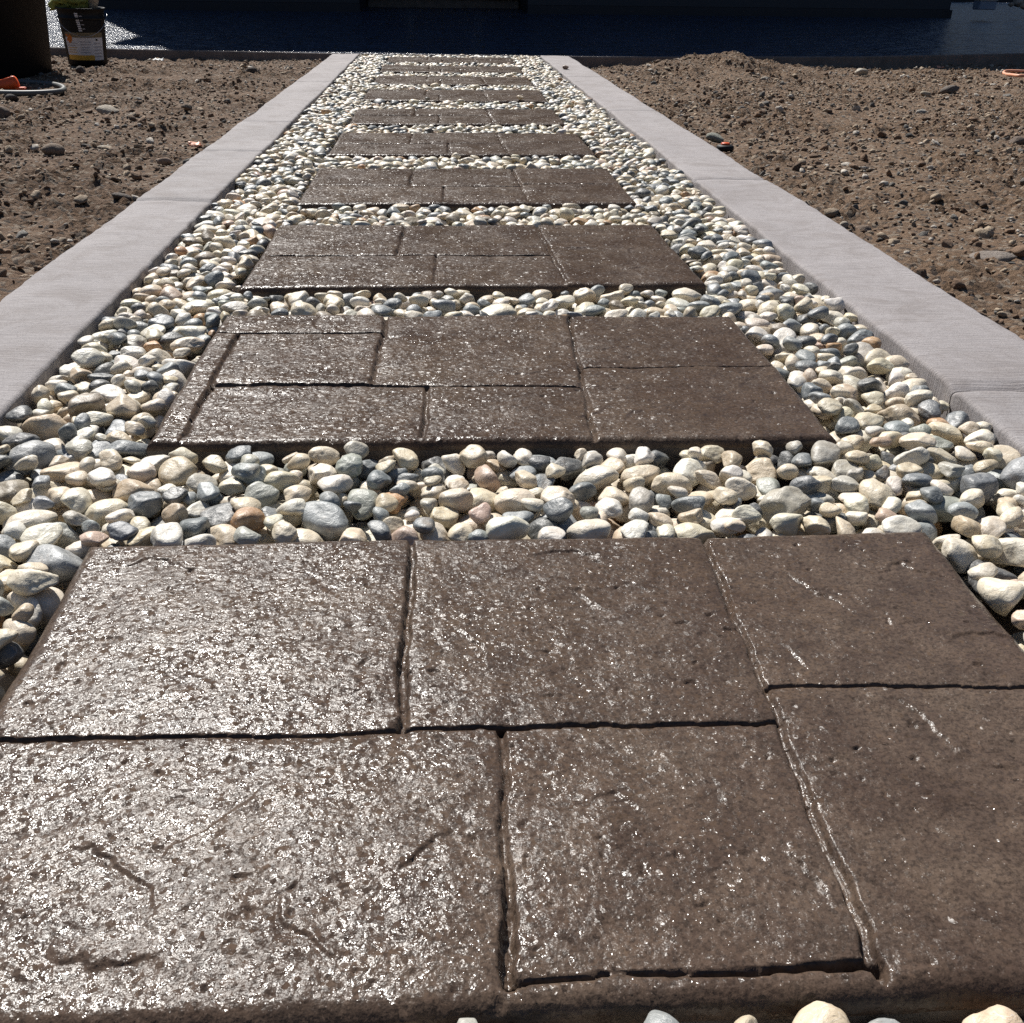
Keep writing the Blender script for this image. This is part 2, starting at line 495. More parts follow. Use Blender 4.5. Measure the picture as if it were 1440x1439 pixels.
# ------------------------------------------------------------------ kerbs
def kerb(name, x0, x1, joints, seed):
    root = tag(empty(name, (0, 0, 0)), kind='structure')
    ys = [-0.6] + joints + [PATH_END + 0.02]
    w = x1 - x0
    r = 0.008
    prof = [(0.0, -0.20), (0.0, -0.05), (0.0, -r)]
    for k in range(1, 5):
        a = math.pi / 2 * k / 4
        prof.append((r - r * math.cos(a), -r + r * math.sin(a)))
    for k in range(1, 10):
        prof.append((r + (w - 2 * r) * k / 10, 0.0))
    for k in range(0, 5):
        a = math.pi / 2 * k / 4
        prof.append((w - r + r * math.sin(a), -r + r * math.cos(a)))
    prof += [(w, -0.05), (w, -0.20)]
    prof = np.array(prof)
    for s in range(len(ys) - 1):
        a, b = ys[s], ys[s + 1]
        n = max(8, int((b - a) / 0.02))
        t = np.linspace(0, 1, n)
        Y = a + (b - a) * t
        # hand-finished: the edge of every section wanders and its lips are eased
        V = np.zeros((n, len(prof), 3))
        ease = 0.008 * (np.exp(-((Y - a) / 0.010) ** 2) + np.exp(-((b - Y) / 0.010) ** 2))
        wob0 = 0.008 * noise2(Y * 1.9 + 3.3, Y * 0 + seed, seed) + 0.0030 * noise2(Y * 16, Y * 0 + 7, seed + 1) + 0.0022 * noise2(Y * 45, Y * 0 + 2, seed + 8)
        wob1 = 0.008 * noise2(Y * 1.6 + 9.1, Y * 0 + seed, seed + 2) + 0.003 * noise2(Y * 17, Y * 0 + 3, seed + 3) + 0.0022 * noise2(Y * 43, Y * 0 + 5, seed + 9)
        for j, (px, pz) in enumerate(prof):
            u = px / w
            V[:, j, 0] = x0 + px + wob0 * (1 - u) + wob1 * u
            V[:, j, 1] = Y
            top = 1.0 if pz > -0.03 else 0.0
            zz = 0.001 + pz - ease * top + top * 0.004 * noise2(Y * 2.1, Y * 0 + u * 1.5 + seed * 3, seed + 5)
            zz = zz + top * 0.0012 * noise2(Y * 26, Y * 0 + u * 6, seed + 6)
            V[:, j, 2] = zz
        V[0, :, 1] += 0.0012; V[-1, :, 1] -= 0.0012
        i = np.arange(n * len(prof)).reshape(n, len(prof))
        F = np.stack([i[:-1, :-1], i[:-1, 1:], i[1:, 1:], i[1:, :-1]], -1).reshape(-1, 4)
        F = F[:, ::-1] if False else F
        me = np_mesh('kerb_section', V.reshape(-1, 3), F)
        link('kerb_section', me, M_KERB, root)
    return root
kerb('kerb_left', KL0, KL1, [1.15, 2.89, 3.77, 4.56, 6.35], 31)
kerb('kerb_right', KR0, KR1, [1.42, 3.21, 5.00, 6.80], 57)

# ------------------------------------------------------------------ stamped slabs
def U(px, py):
    v = unproj(px, py, 0.0); return (v.x, v.y)

def side(p, q, x, y):                       # >0 on the left of p->q
    return (q[0] - p[0]) * (y - p[1]) - (q[1] - p[1]) * (x - p[0])

def slab_pattern(i, sl):
    yf, yb, xl, xr, _ = sl
    if i == 0:
        A = (U(580, 752), U(562, 1025)); B = (U(-80, 1042), U(1092, 1014)); C = (U(986, 748), U(1240, 1366))
        D = (U(1078, 964), U(1560, 968)); E = (U(702, 1025), U(716, 1378)); Fm = (U(712, 1378), U(1238, 1352))
        J = [(A, .0080, .010), (B, .0042, .008), (C, .0085, .009), (D, .0046, .009), (E, .0080, .010), (Fm, .0060, .009)]
        def cls(x, y):
            right = side(C[0], C[1], x, y) > 0
            below = side(Fm[0], Fm[1], x, y) < 0
            c = np.where(side(B[0], B[1], x, y) > 0, np.where(side(A[0], A[1], x, y) < 0, 0, 1),
                         np.where(side(E[0], E[1], x, y) < 0, 2, np.where(below, 5, 3)))
            return np.where(right, np.where(side(D[0], D[1], x, y) > 0, 4, 5), c)
        return J, cls, 6
    if i == 1:
        A = (U(545, 440), U(524, 538)); B = (U(298, 540), U(818, 543)); C = (U(799, 440), U(836, 614))
        D = (U(815, 517), U(1105, 515)); E = (U(601, 541), U(597, 612)); G = (U(334, 472), U(258, 610)); H = (U(280, 470), U(538, 469))
        J = [(A, .0085, .010), (B, .0065, .010), (C, .0075, .008), (D, .0055, .008), (E, .0080, .010), (G, .0065, .008), (H, .0050, .006)]
        def cls(x, y):
            right = side(C[0], C[1], x, y) > 0
            c = np.where(side(B[0], B[1], x, y) > 0, np.where(side(A[0], A[1], x, y) < 0, 0, 1),
                         np.where(side(E[0], E[1], x, y) < 0, 2, 3))
            left = side(G[0], G[1], x, y) < 0
            back = (side(H[0], H[1], x, y) > 0) & (c == 0)
            c = np.where(left | back, 6, c)
            return np.where(right, np.where(side(D[0], D[1], x, y) > 0, 4, 5), c)
        return J, cls, 7
    w, d = xr - xl, yb - yf
    jit = lambda s: random.uniform(-s, s)
    a, e, c_, m, m2 = 0.335 + jit(.015), 0.43 + jit(.02), 0.685 + jit(.015), 0.50 + jit(.05), 0.52 + jit(.05)
    if i == 4: a, c_ = 0.30, 0.66
    if i == 5: a, c_ = 0.295, 0.66
    P = lambda u, v: (xl + u * w, yf + v * d)
    A = (P(a + .004, 1.02), P(a - .004, m)); B = (P(0.03, m + jit(.02)), P(c_, m + jit(.02))); E = (P(e, m), P(e, 0.06))
    C = (P(c_ - .008, 1.02), P(c_ + .008, 0.07)); D = (P(c_, m2), P(0.97, m2 + jit(.02)))
    J = [(A, .0085, .010), (B, .0065, .010), (C, .0080, .010), (D, .0055, .008), (E, .0085, .010)]
    def cls(x, y):
        right = side(C[0], C[1], x, y) > 0
        c = np.where(side(B[0], B[1], x, y) > 0, np.where(side(A[0], A[1], x, y) < 0, 0, 1), np.where(side(E[0], E[1], x, y) < 0, 2, 3))
        return np.where(right, np.where(side(D[0], D[1], x, y) > 0, 4, 5), c)
    return J, cls, 6

SLAB_WORDS = [
    'wet brown stamped concrete slab nearest the camera, cut off by the picture edges',
    'second stamped concrete slab from the camera, with a double border on its left side',
    'third stamped concrete slab from the camera, wet and dark brown',
    'fourth stamped concrete slab from the camera, covered in small sun glints',
    'fifth stamped concrete slab from the camera, with a dark shaded front edge',
    'sixth stamped concrete slab from the camera, a thin brown strip between pebble rows',
    'seventh stamped concrete slab from the camera, with a tan pebble lying on it',
    'eighth stamped concrete slab from the camera, third from the dark patio',
    'ninth stamped concrete slab, second from the dark patio',
    'last stamped concrete slab of the path, beside the dark patio']
STEPS = [0.0017, 0.0024, 0.0029, 0.0033, 0.0037, 0.0040, 0.0043, 0.0046, 0.005, 0.005]

def slab_ridges(i, sl):
    yf, yb, xl, xr, _ = sl
    if i == 0:
        px = [[(88, 1196), (130, 1184), (165, 1214), (205, 1245), (216, 1292)], [(372, 1094), (330, 1142), (272, 1182), (214, 1202)],
              [(394, 1238), (408, 1288), (440, 1322), (492, 1342)], [(552, 1228), (590, 1194), (628, 1168)], [(490, 915), (515, 930), (540, 926)],
              [(800, 822), (832, 850), (866, 858)], [(745, 778), (800, 772), (852, 786)], [(1118, 802), (1150, 836), (1204, 862)], [(1108, 902), (1130, 930), (1148, 952)],
              [(1328, 902), (1380, 890), (1446, 900)], [(1105, 1176), (1135, 1215), (1158, 1275)], [(820, 1130), (870, 1118), (905, 1140)],
              [(1225, 800), (1270, 790), (1330, 812)], [(1250, 975), (1300, 1000), (1345, 1060)], [(60, 1330), (140, 1350), (230, 1340)], [(640, 880), (668, 910), (690, 940)], [(160, 800), (220, 785), (300, 805)]]
        return [[U(*q) for q in l] for l in px]
    r = np.random.default_rng(800 + i); out = []
    for _ in range(11):
        x, y = r.uniform(xl + .06, xr - .1), r.uniform(yf + .06, yb - .06); a = r.uniform(-.7, .7) + (math.pi if r.random() < .5 else 0)
        l = [(x, y)]
        for _k in range(r.integers(2, 5)):
            a += r.normal(0, .5); st = r.uniform(.015, .04); x += st * math.cos(a); y += st * math.sin(a); l.append((x, y))
        out.append(l)
    return out

def build_slab(i, sl):
    yf, yb, xl, xr, yaw = sl
    J, cls, ncls = slab_pattern(i, sl)
    st = STEPS[i]
    nx, ny = int((xr - xl) / st) + 1, int((yb - yf) / st) + 1
    # a few extra rows inside the rounded lip
    def axis(a, b, n):
        lip = np.array([0, .0006, .0016, .0032, .0056, .009, .0120, .0145, .0165, .0185, .0205, .0225, .0245])
        return np.concatenate([a + lip, np.linspace(a + .027, b - .027, n), b - lip[::-1]])
    gx, gy = axis(xl, xr, nx), axis(yf, yb, ny)
    nx, ny = len(gx), len(gy)
    X, Y = np.meshgrid(gx, gy)
    s = 100 + i * 13
    # hand-cast outline: not quite straight, yawed a little
    u = (X - xl) / (xr - xl); v = (Y - yf) / (yb - yf)
    Xw = X + 0.0045 * noise2(Y * 3.0 + 2, Y * 0 + 1.5, s) * (2 * u - 1) + 0.0015 * noise2(Y * 17, Y * 0 + 4.5, s + 1) * (2 * u - 1)
    Yw = Y + 0.0045 * noise2(X * 3.0 + 2, X * 0 + 1.5, s + 2) * (2 * v - 1) + 0.0015 * noise2(X * 17, X * 0 + 4.5, s + 3) * (2 * v - 1)
    Yw = Yw + yaw * (X - (xl + xr) / 2)
    # warped coordinates give joints that wander
    wx = Xw + 0.0035 * noise2(Xw * 14, Yw * 14, s + 4) + 0.0018 * noise2(Xw * 52, Yw * 52, s + 5)
    wy = Yw + 0.0035 * noise2(Xw * 14 + 40, Yw * 14, s + 6) + 0.0018 * noise2(Xw * 52 + 9, Yw * 52, s + 7)
    Z = np.zeros_like(Xw)
    K = cls(wx, wy)
    # every stamped stone sits at its own height and tilt
    r2 = np.random.default_rng(500 + i)
    for k in range(ncls):
        m = K == k
        tz, tx, ty = r2.uniform(-.0012, .0012), r2.uniform(-.004, .004), r2.uniform(-.004, .004)
        Z[m] += (tz + tx * (Xw - .5 * (xl + xr)) + ty * (Yw - .5 * (yf + yb)))[m]
    # cleft-slate relief
    f1 = fbm2(Xw * 5.0, Yw * 5.0, s + 20, 4)
    f2 = fbm2(Xw * 11.0 + 3, Yw * 11.0, s + 30, 4, 0.55)
    Z += 0.0016 * f1
    Z -= 0.0009 * smooth(0.20, 0.55, f2 + 0.25 * f1)
    # slate ridges: one side of each line is split away, the drop fading back into the face
    rx = wx + 0.008 * noise2(Xw * 30, Yw * 30, s + 46) + 0.004 * noise2(Xw * 80, Yw * 80, s + 47)
    ry = wy + 0.008 * noise2(Xw * 30 + 7, Yw * 30, s + 48) + 0.004 * noise2(Xw * 80 + 3, Yw * 80, s + 49)
    for pts in slab_ridges(i, sl):
        best = np.full(Xw.shape, 9.0); sg = np.zeros(Xw.shape); tt = np.zeros(Xw.shape)
        for q in range(len(pts) - 1):
            (ax, ay), (bx, by) = pts[q], pts[q + 1]
            L2 = (bx - ax) ** 2 + (by - ay) ** 2
            t_ = np.clip(((rx - ax) * (bx - ax) + (ry - ay) * (by - ay)) / L2, 0, 1)
            dd = np.hypot(rx - ax - t_ * (bx - ax), ry - ay - t_ * (by - ay))
            m = dd < best
            best = np.where(m, dd, best); sg = np.where(m, np.sign((bx - ax) * (ry - ay) - (by - ay) * (rx - ax)), sg)
            tt = np.where(m, (q + t_) / (len(pts) - 1), tt)
        fade = np.sin(np.clip(tt, 0, 1) * math.pi) ** 0.6
        Z -= 0.0017 * fade * np.exp(-best / 0.014) * (sg < 0) * smooth(0.0, 0.0030, best)
        Z += 0.0009 * fade * np.exp(-(best / 0.007) ** 2) * (sg > 0)
    Z += 0.0005 * fbm2(Xw * 34, Yw * 34, s + 50, 3) * (0.5 + 0.7 * smooth(-.2, .4, f1))
    patchy = 0.35 + 0.9 * smooth(-0.25, 0.45, fbm2(Xw * 7 + 11, Yw * 7, s + 63, 3))
    Z += (0.00027 if i == 0 else 0.00042) * fbm2(Xw * 105, Yw * 120, s + 60, 2) * patchy
    if True:
        pit = noise2(Xw * 75, Yw * 75, s + 70)
        Z -= 0.0022 * smooth(0.60, 0.76, pit) * smooth(-0.1, 0.3, noise2(Xw * 9, Yw * 9, s + 71))
    # pressed joints
    for (pq, w, dep) in J:
        (ax, ay), (bx, by) = pq
        L = math.hypot(bx - ax, by - ay); tx, ty = (bx - ax) / L, (by - ay) / L
        al = (wx - ax) * tx + (wy - ay) * ty
        d = np.abs((wx - ax) * ty - (wy - ay) * tx)
        over = np.maximum(0, np.maximum(-al, al - L))
        d = np.hypot(d, over)
        var = 0.72 + 0.75 * noise2(al * 7, al * 0 + ax * 31, s + 80)
        ww = np.maximum(w * (0.42 + 0.34 * var), st * 1.25)
        g = 1 - smooth(0.35 * ww, 0.85 * ww, d)
        Z -= dep * np.clip(var, 0.5, 1.3) * g
        Z -= 0.0010 * np.exp(-(d / 0.010) ** 2)
    # rounded lip round the slab
    Rr = 0.013 if i else 0.017
    e = np.minimum(np.minimum(X - xl, xr - X), np.minimum(Y - yf, yb - Y))
    q = np.clip(Rr - e, 0, Rr)
    Z -= Rr - np.sqrt(Rr * Rr - q * q)
    root = tag(empty('concrete_slab', ((xl + xr) / 2, (yf + yb) / 2, -0.12)), SLAB_WORDS[i], 'concrete slab', 'stamped concrete slabs of the path')
    off = np.array([(xl + xr) / 2, (yf + yb) / 2, -0.12])
    V = np.stack([Xw, Yw, Z], -1).reshape(-1, 3) - off
    idx = np.arange(nx * ny).reshape(ny, nx)
    Fq = np.stack([idx[:-1, :-1], idx[:-1, 1:], idx[1:, 1:], idx[1:, :-1]], -1).reshape(-1, 4)
    fc = K[:-1, :-1].reshape(-1)
    for k in range(ncls):
        fs = Fq[fc == k]
        if len(fs) == 0: continue
        used, inv = np.unique(fs, return_inverse=True)
        link('stamped_stone', np_mesh('stamped_stone', V[used], inv.reshape(fs.shape)), M_SLAB, root)
    # side walls
    ring = np.concatenate([idx[0, :], idx[1:, -1], idx[-1, -2::-1], idx[-2:0:-1, 0]])
    ring = ring[::max(1, int(0.006 / st))]
    n = len(ring)
    top = V[ring]; base = top.copy(); base[:, 2] = 0.0
    mid = top.copy(); mid[:, 2] -= 0.020
    cen = np.array([0, 0, 0.0]); dirv = (top - cen); dirv[:, 2] = 0
    jitter = 0.0015 * noise2(ring * 0.31, ring * 0 + 2.0, s + 90)
    mid += dirv / np.linalg.norm(dirv, axis=1)[:, None] * (0.001 + jitter)[:, None]
    VV = np.concatenate([top, mid, base]); ii = np.arange(n); jj = (ii + 1) % n
    FF = np.concatenate([np.stack([ii + n, jj + n, jj, ii], -1), np.stack([ii + 2 * n, jj + 2 * n, jj + n, ii + n], -1)])
    link('slab_side', np_mesh('slab_side', VV, FF), M_SLAB_SIDE, root)
for i, sl in enumerate(SLABS):
    build_slab(i, sl)

# ------------------------------------------------------------------ stones: shapes
def ico(sub):
    bm = bmesh.new(); bmesh.ops.create_icosphere(bm, subdivisions=sub, radius=1.0)
    V = np.array([v.co[:] for v in bm.verts]); F = np.array([[v.index for v in f.verts] for f in bm.faces]); bm.free()
    return V / np.linalg.norm(V, axis=1)[:, None], F
ICO = {k: ico(k) for k in (1, 2, 3, 4)}

def stone_shape(seed, V, angular=0.5):
    """a unit river stone: a ball worn by soft planes and low bumps"""
    r = np.random.default_rng(seed)
    d = np.ones(len(V))
    for _ in range(r.integers(4, 9)):
        n = r.normal(size=3); n /= np.linalg.norm(n)
        h = r.uniform(0.55, 0.92)
        c = V @ n
        lim = np.where(c > 0.05, h / np.maximum(c, 0.05), 9.0)
        k = 7.0 + 22.0 * angular
        d = -np.log(np.exp(-k * d) + np.exp(-k * np.minimum(lim, 3.0))) / k      # soft minimum
    o = r.uniform(0, 50)
    W = V * 1.3 + o
    d = d * (1 + 0.10 * noise3(W[:, 0], W[:, 1], W[:, 2], seed)) 
    W = V * 3.4 + o
    d = d * (1 + (0.025 + 0.035 * angular) * noise3(W[:, 0], W[:, 1], W[:, 2], seed + 5))
    if len(V) > 400:
        W = V * 8.0 + o
        d = d * (1 + 0.014 * noise3(W[:, 0], W[:, 1], W[:, 2], seed + 9))
    P = V * d[:, None]
    ext = (P.max(0) - P.min(0)) / 2; cen = (P.max(0) + P.min(0)) / 2
    return (P - cen) / ext
NV = 36
ANG = [0.1, 0.3, 0.5, 0.2, 1.0, 0.5, 0.15, 0.8, 0.35, 1.8, 0.2, 0.7]
SHAPES = {k: [stone_shape(900 + s, ICO[k][0], ANG[s % 12]) for s in range(NV)] for k in (1, 2, 3, 4)}

PALETTE = [  # weight, base colour
    (30, (0.660, 0.580, 0.445)), (21, (0.715, 0.660, 0.555)), (9, (0.550, 0.450, 0.320)), (12, (0.745, 0.715, 0.655)),
    (6, (0.430, 0.410, 0.360)), (9, (0.235, 0.268, 0.290)), (9, (0.115, 0.142, 0.170)), (6, (0.050, 0.062, 0.078)),
    (3, (0.300, 0.325, 0.300)), (2.0, (0.460, 0.260, 0.120)), (1.6, (0.520, 0.380, 0.300)), (1.2, (0.220, 0.170, 0.120))]
PW = np.array([p[0] for p in PALETTE]); PW = PW / PW.sum()
def stone_color(r):
    c = np.array(PALETTE[r.choice(len(PALETTE), p=PW)][1])
    return np.clip(c * r.uniform(0.86, 1.13) * (1 + r.normal(0, 0.018, 3)), 0.02, 0.82)

def rot_matrix(r, tilt):
    yaw = r.uniform(0, 2 * math.pi); ax = r.uniform(0, 2 * math.pi); ti = abs(r.normal(0, tilt))
    a = np.array([math.cos(ax), math.sin(ax), 0]); K_ = np.array([[0, -a[2], a[1]], [a[2], 0, -a[0]], [-a[1], a[0], 0]])
    T = np.eye(3) + math.sin(ti) * K_ + (1 - math.cos(ti)) * K_ @ K_
    Zr = np.array([[math.cos(yaw), -math.sin(yaw), 0], [math.sin(yaw), math.cos(yaw), 0], [0, 0, 1]])
    return T @ Zr

# ------------------------------------------------------------------ pebble bed: stones dropped one by one onto a height map
bx0, bx1, by0, by1, cell = KL1 - 0.02, KR0 + 0.02, 0.16, PATH_END + 0.03, 0.004
GX, GY = int((bx1 - bx0) / cell) + 1, int((by1 - by0) / cell) + 1
FLOOR = -0.078
H = np.full((GY, GX), FLOOR); ID = np.full((GY, GX), -1, np.int32)
xc = bx0 + np.arange(GX) * cell; yc = by0 + np.arange(GY) * cell
H[:, (xc < KL1 + 0.004)] = 0.30; H[:, (xc > KR0 - 0.004)] = 0.30
for (yf, yb, xl, xr, yaw) in SLABS:
    m = (yc[:, None] > yf - 0.002 + yaw * (xc - (xl + xr) / 2)[None, :]) & (yc[:, None] < yb + 0.002 + yaw * (xc - (xl + xr) / 2)[None, :]) & (xc > xl - 0.002)[None, :] & (xc < xr + 0.002)[None, :]
    H[m] = 0.30
FREE = np.argwhere(H < 0)
stones = []
def place(big, tries, limit):
    s = rng.lognormal(math.log(0.0190), 0.30) if not big else rng.uniform(0.025, 0.034)
    s = min(max(s, 0.0095), 0.034)
    rad = np.array([s, s * rng.uniform(0.60, 0.92), s * rng.uniform(0.42, 0.72)])
    R = rot_matrix(rng, 0.30)
    A = R @ np.diag(rad ** 2) @ R.T
    ex, ey = math.sqrt(A[0, 0]), math.sqrt(A[1, 1])
    Mi = np.linalg.inv(A)
    kx, ky = int(ex / cell) + 1, int(ey / cell) + 1
    ox, oy = np.meshgrid(np.arange(-kx, kx + 1) * cell, np.arange(-ky, ky + 1) * cell)
    b = (Mi[0, 2] * ox + Mi[1, 2] * oy); c = Mi[0, 0] * ox ** 2 + 2 * Mi[0, 1] * ox * oy + Mi[1, 1] * oy ** 2 - 1
    disc = b * b - Mi[2, 2] * c
    ok = disc > 0
    sq = np.sqrt(np.where(ok, disc, 0))
    top = (-b + sq) / Mi[2, 2]; bot = (-b - sq) / Mi[2, 2]
    best = None
    for q in rng.integers(0, len(FREE), tries):
        cy, cx = FREE[q]
        if cy - ky < 0 or cx - kx < 0 or cy + ky >= GY or cx + kx >= GX: continue
        sub = H[cy - ky:cy + ky + 1, cx - kx:cx + kx + 1]
        z = np.max(np.where(ok, sub - bot, -9))
        if best is None or z < best[0]: best = (z, cy, cx)
    if best is None or best[0] + top[ok].max() > limit: return False
    z, cy, cx = best
    z -= 0.0030
    n = len(stones)
    subH = H[cy - ky:cy + ky + 1, cx - kx:cx + kx + 1]; subI = ID[cy - ky:cy + ky + 1, cx - kx:cx + kx + 1]
    m = ok & (z + top > subH)
    subH[m] = (z + top)[m]; subI[m] = n
    stones.append((np.array([xc[cx], yc[cy], z]), R, rad, stone_color(rng), int(rng.integers(NV)), int(ok.sum())))
    return True
fails = 0; count = 0
while fails < 1500 and count < 20000:
    count += 1
    okp = place(rng.random() < 0.10, 7, 0.006 if rng.random() < 0.90 else 0.014)
    fails = fails + 1 if not okp else max(0, fails - 4)
vis = np.bincount(ID[ID >= 0], minlength=len(stones))

bedv = np.array([(KL1 - 0.01, 0.0, FLOOR), (KR0 + 0.01, 0.0, FLOOR), (KR0 + 0.01, PATH_END + 0.04, FLOOR), (KL1 - 0.01, PATH_END + 0.04, FLOOR)])
bed = tag(link('pebble_bed', np_mesh('pebble_bed', bedv, np.array([(0, 1, 2, 3)]), False), M_BED), kind='structure')
camp = np.array([CAM_X, 0, CAM_H])
score = []
for n, (p, R, rad, colr, sh, area) in enumerate(stones):
    d = p - camp; zc = d @ np.array(_fwd[:])
    px = F_PX * (d @ np.array(_R[:])) / max(zc, .05); py = -F_PX * (d @ np.array(_U[:])) / max(zc, .05)
    inside = zc > 0.05 and abs(px) < 735 and abs(py) < 735
    score.append(vis[n] * cell * cell / zc ** 2 * (1.0 if inside else 0.0))
order = np.argsort(-np.array(score))
single = set(order[:300].tolist())
for (px, w_, colr) in [(655, 74, (.36, .37, .35)), (925, 66, (.20, .23, .25)), (1152, 104, (.62, .52, .38)), (1398, 84, (.60, .47, .34)), (176, 40, (.55, .53, .48)), (1040, 50, (.5, .42, .3))]:
    p_ = unproj(px, 1446, 0.0); s_ = w_ / 2 / F_PX * 0.66
    stones.append((np.array([p_.x, 0.372, -0.004 if w_ > 80 else 0.009]), rot_matrix(rng, .1), np.array([s_, s_ * .72, s_ * .62]), np.array(colr), int(rng.integers(NV)), 99))
    score.append(9.0)
order = np.argsort(-np.array(score)); single = set(order[:300].tolist()); vis = np.append(vis, [99] * 6)
me_var = [np_mesh('pebble', SHAPES[4][s], ICO[4][1]) for s in range(NV)]
for me in me_var: me.materials.append(M_PEB_O)
for n in order[:300]:
    p, R, rad, colr, sh, area = stones[n]
    o = link('pebble', me_var[sh], None, bed)
    Mx = np.eye(4); Mx[:3, :3] = R @ np.diag(rad * 1.04); Mx[:3, 3] = p
    o.matrix_world = Matrix(Mx.tolist())
    o.color = (*colr.tolist(), 1.0)

def merged(name, items, mat, parent=None, shade=True):
    VV, FF, CC = [], [], []; base = 0
    for (P, F, colr) in items:
        VV.append(P); FF.append(F + base); base += len(P)
        CC.append(np.broadcast_to(np.append(colr, 1.0), (len(P), 4)))
    me = np_mesh(name, np.concatenate(VV), np.concatenate(FF), shade)
    at = me.attributes.new('stone_color', 'FLOAT_COLOR', 'POINT')
    at.data.foreach_set('color', np.ascontiguousarray(np.concatenate(CC), dtype=np.float32).ravel())
    return link(name, me, mat, parent)
items = []
for n, (p, R, rad, colr, sh, area) in enumerate(stones):
    if n in single or vis[n] < 3: continue
    sub = 3 if p[1] < 3.2 else 2
    items.append((SHAPES[sub][sh] * (rad * 1.04) @ R.T + p, ICO[sub][1], colr))
tag(merged('pebbles', items, M_PEB_A, bed), kind='stuff')


# ------------------------------------------------------------------ loose crumbs and small stones on the dirt (uncountable)
def chip(seed, k):
    r = np.random.default_rng(seed); V, F = ICO[k]
    P = V * r.uniform(0.62, 1.12, (len(V), 1))
    for _ in range(4):                                  # broken faces
        n_ = r.normal(size=3); n_ /= np.linalg.norm(n_); h_ = r.uniform(.35, .7)
        dd = np.maximum(P @ n_ - h_, 0); P = P - dd[:, None] * n_
    return P / np.abs(P).max(0)
CHIPS = {k: [chip(7000 + q, k) for q in range(20)] for k in (1, 2)}

def crumbs(name, x0, x1, y0, y1, n, label, seed):
    r = np.random.default_rng(seed)
    items = []
    X = r.uniform(x0, x1, n); Y = y0 + (y1 - y0) * r.uniform(0, 1, n)
    keep = Y < patio_y(X) - 0.03
    dens = noise2(X * 1.3, Y * 1.3, seed)
    keep &= r.uniform(-0.9, 0.5, n) < dens
    X, Y = X[keep], Y[keep]
    Z = dirt_height(X, Y)
    for x, y, z in zip(X, Y, Z):
        s = min(0.0052 * (1.0 / (1.0 - r.random() * 0.990)) ** 0.40, 0.027)
        rad = s * np.array([1, r.uniform(.5, .95), r.uniform(.35, .8)])
        R = rot_matrix(r, 0.6)
        q = r.random()
        if q < 0.50: c = np.array([0.185, 0.113, 0.067]) * r.uniform(0.65, 1.35)
        elif q < 0.82: c = np.array([0.39, 0.305, 0.215]) * r.uniform(0.7, 1.25)
        elif q < 0.90: c = np.array([0.17, 0.165, 0.15]) * r.uniform(0.6, 1.3)
        else: c = np.array([0.55, 0.50, 0.43]) * r.uniform(0.8, 1.15)
        sub = 1 if s < 0.008 else 2
        items.append((CHIPS[sub][int(r.integers(20))] * rad @ R.T + np.array([x, y, z + rad[2] * 0.35]), ICO[sub][1], np.clip(c, .02, .7)))
    o = merged(name, items, M_CLOD_A, None, False)
    return tag(o, label, 'dirt', kind='stuff')
crumbs('dirt_crumbs', -4.3, KL0 - 0.01, 1.5, 9.2, 32000, 'small stones and crumbs strewn over the dirt left of the path', 5)
crumbs('dirt_crumbs', KR1 + 0.01, 5.6, 1.2, 9.4, 50000, 'small stones and crumbs strewn over the dirt right of the path', 6)

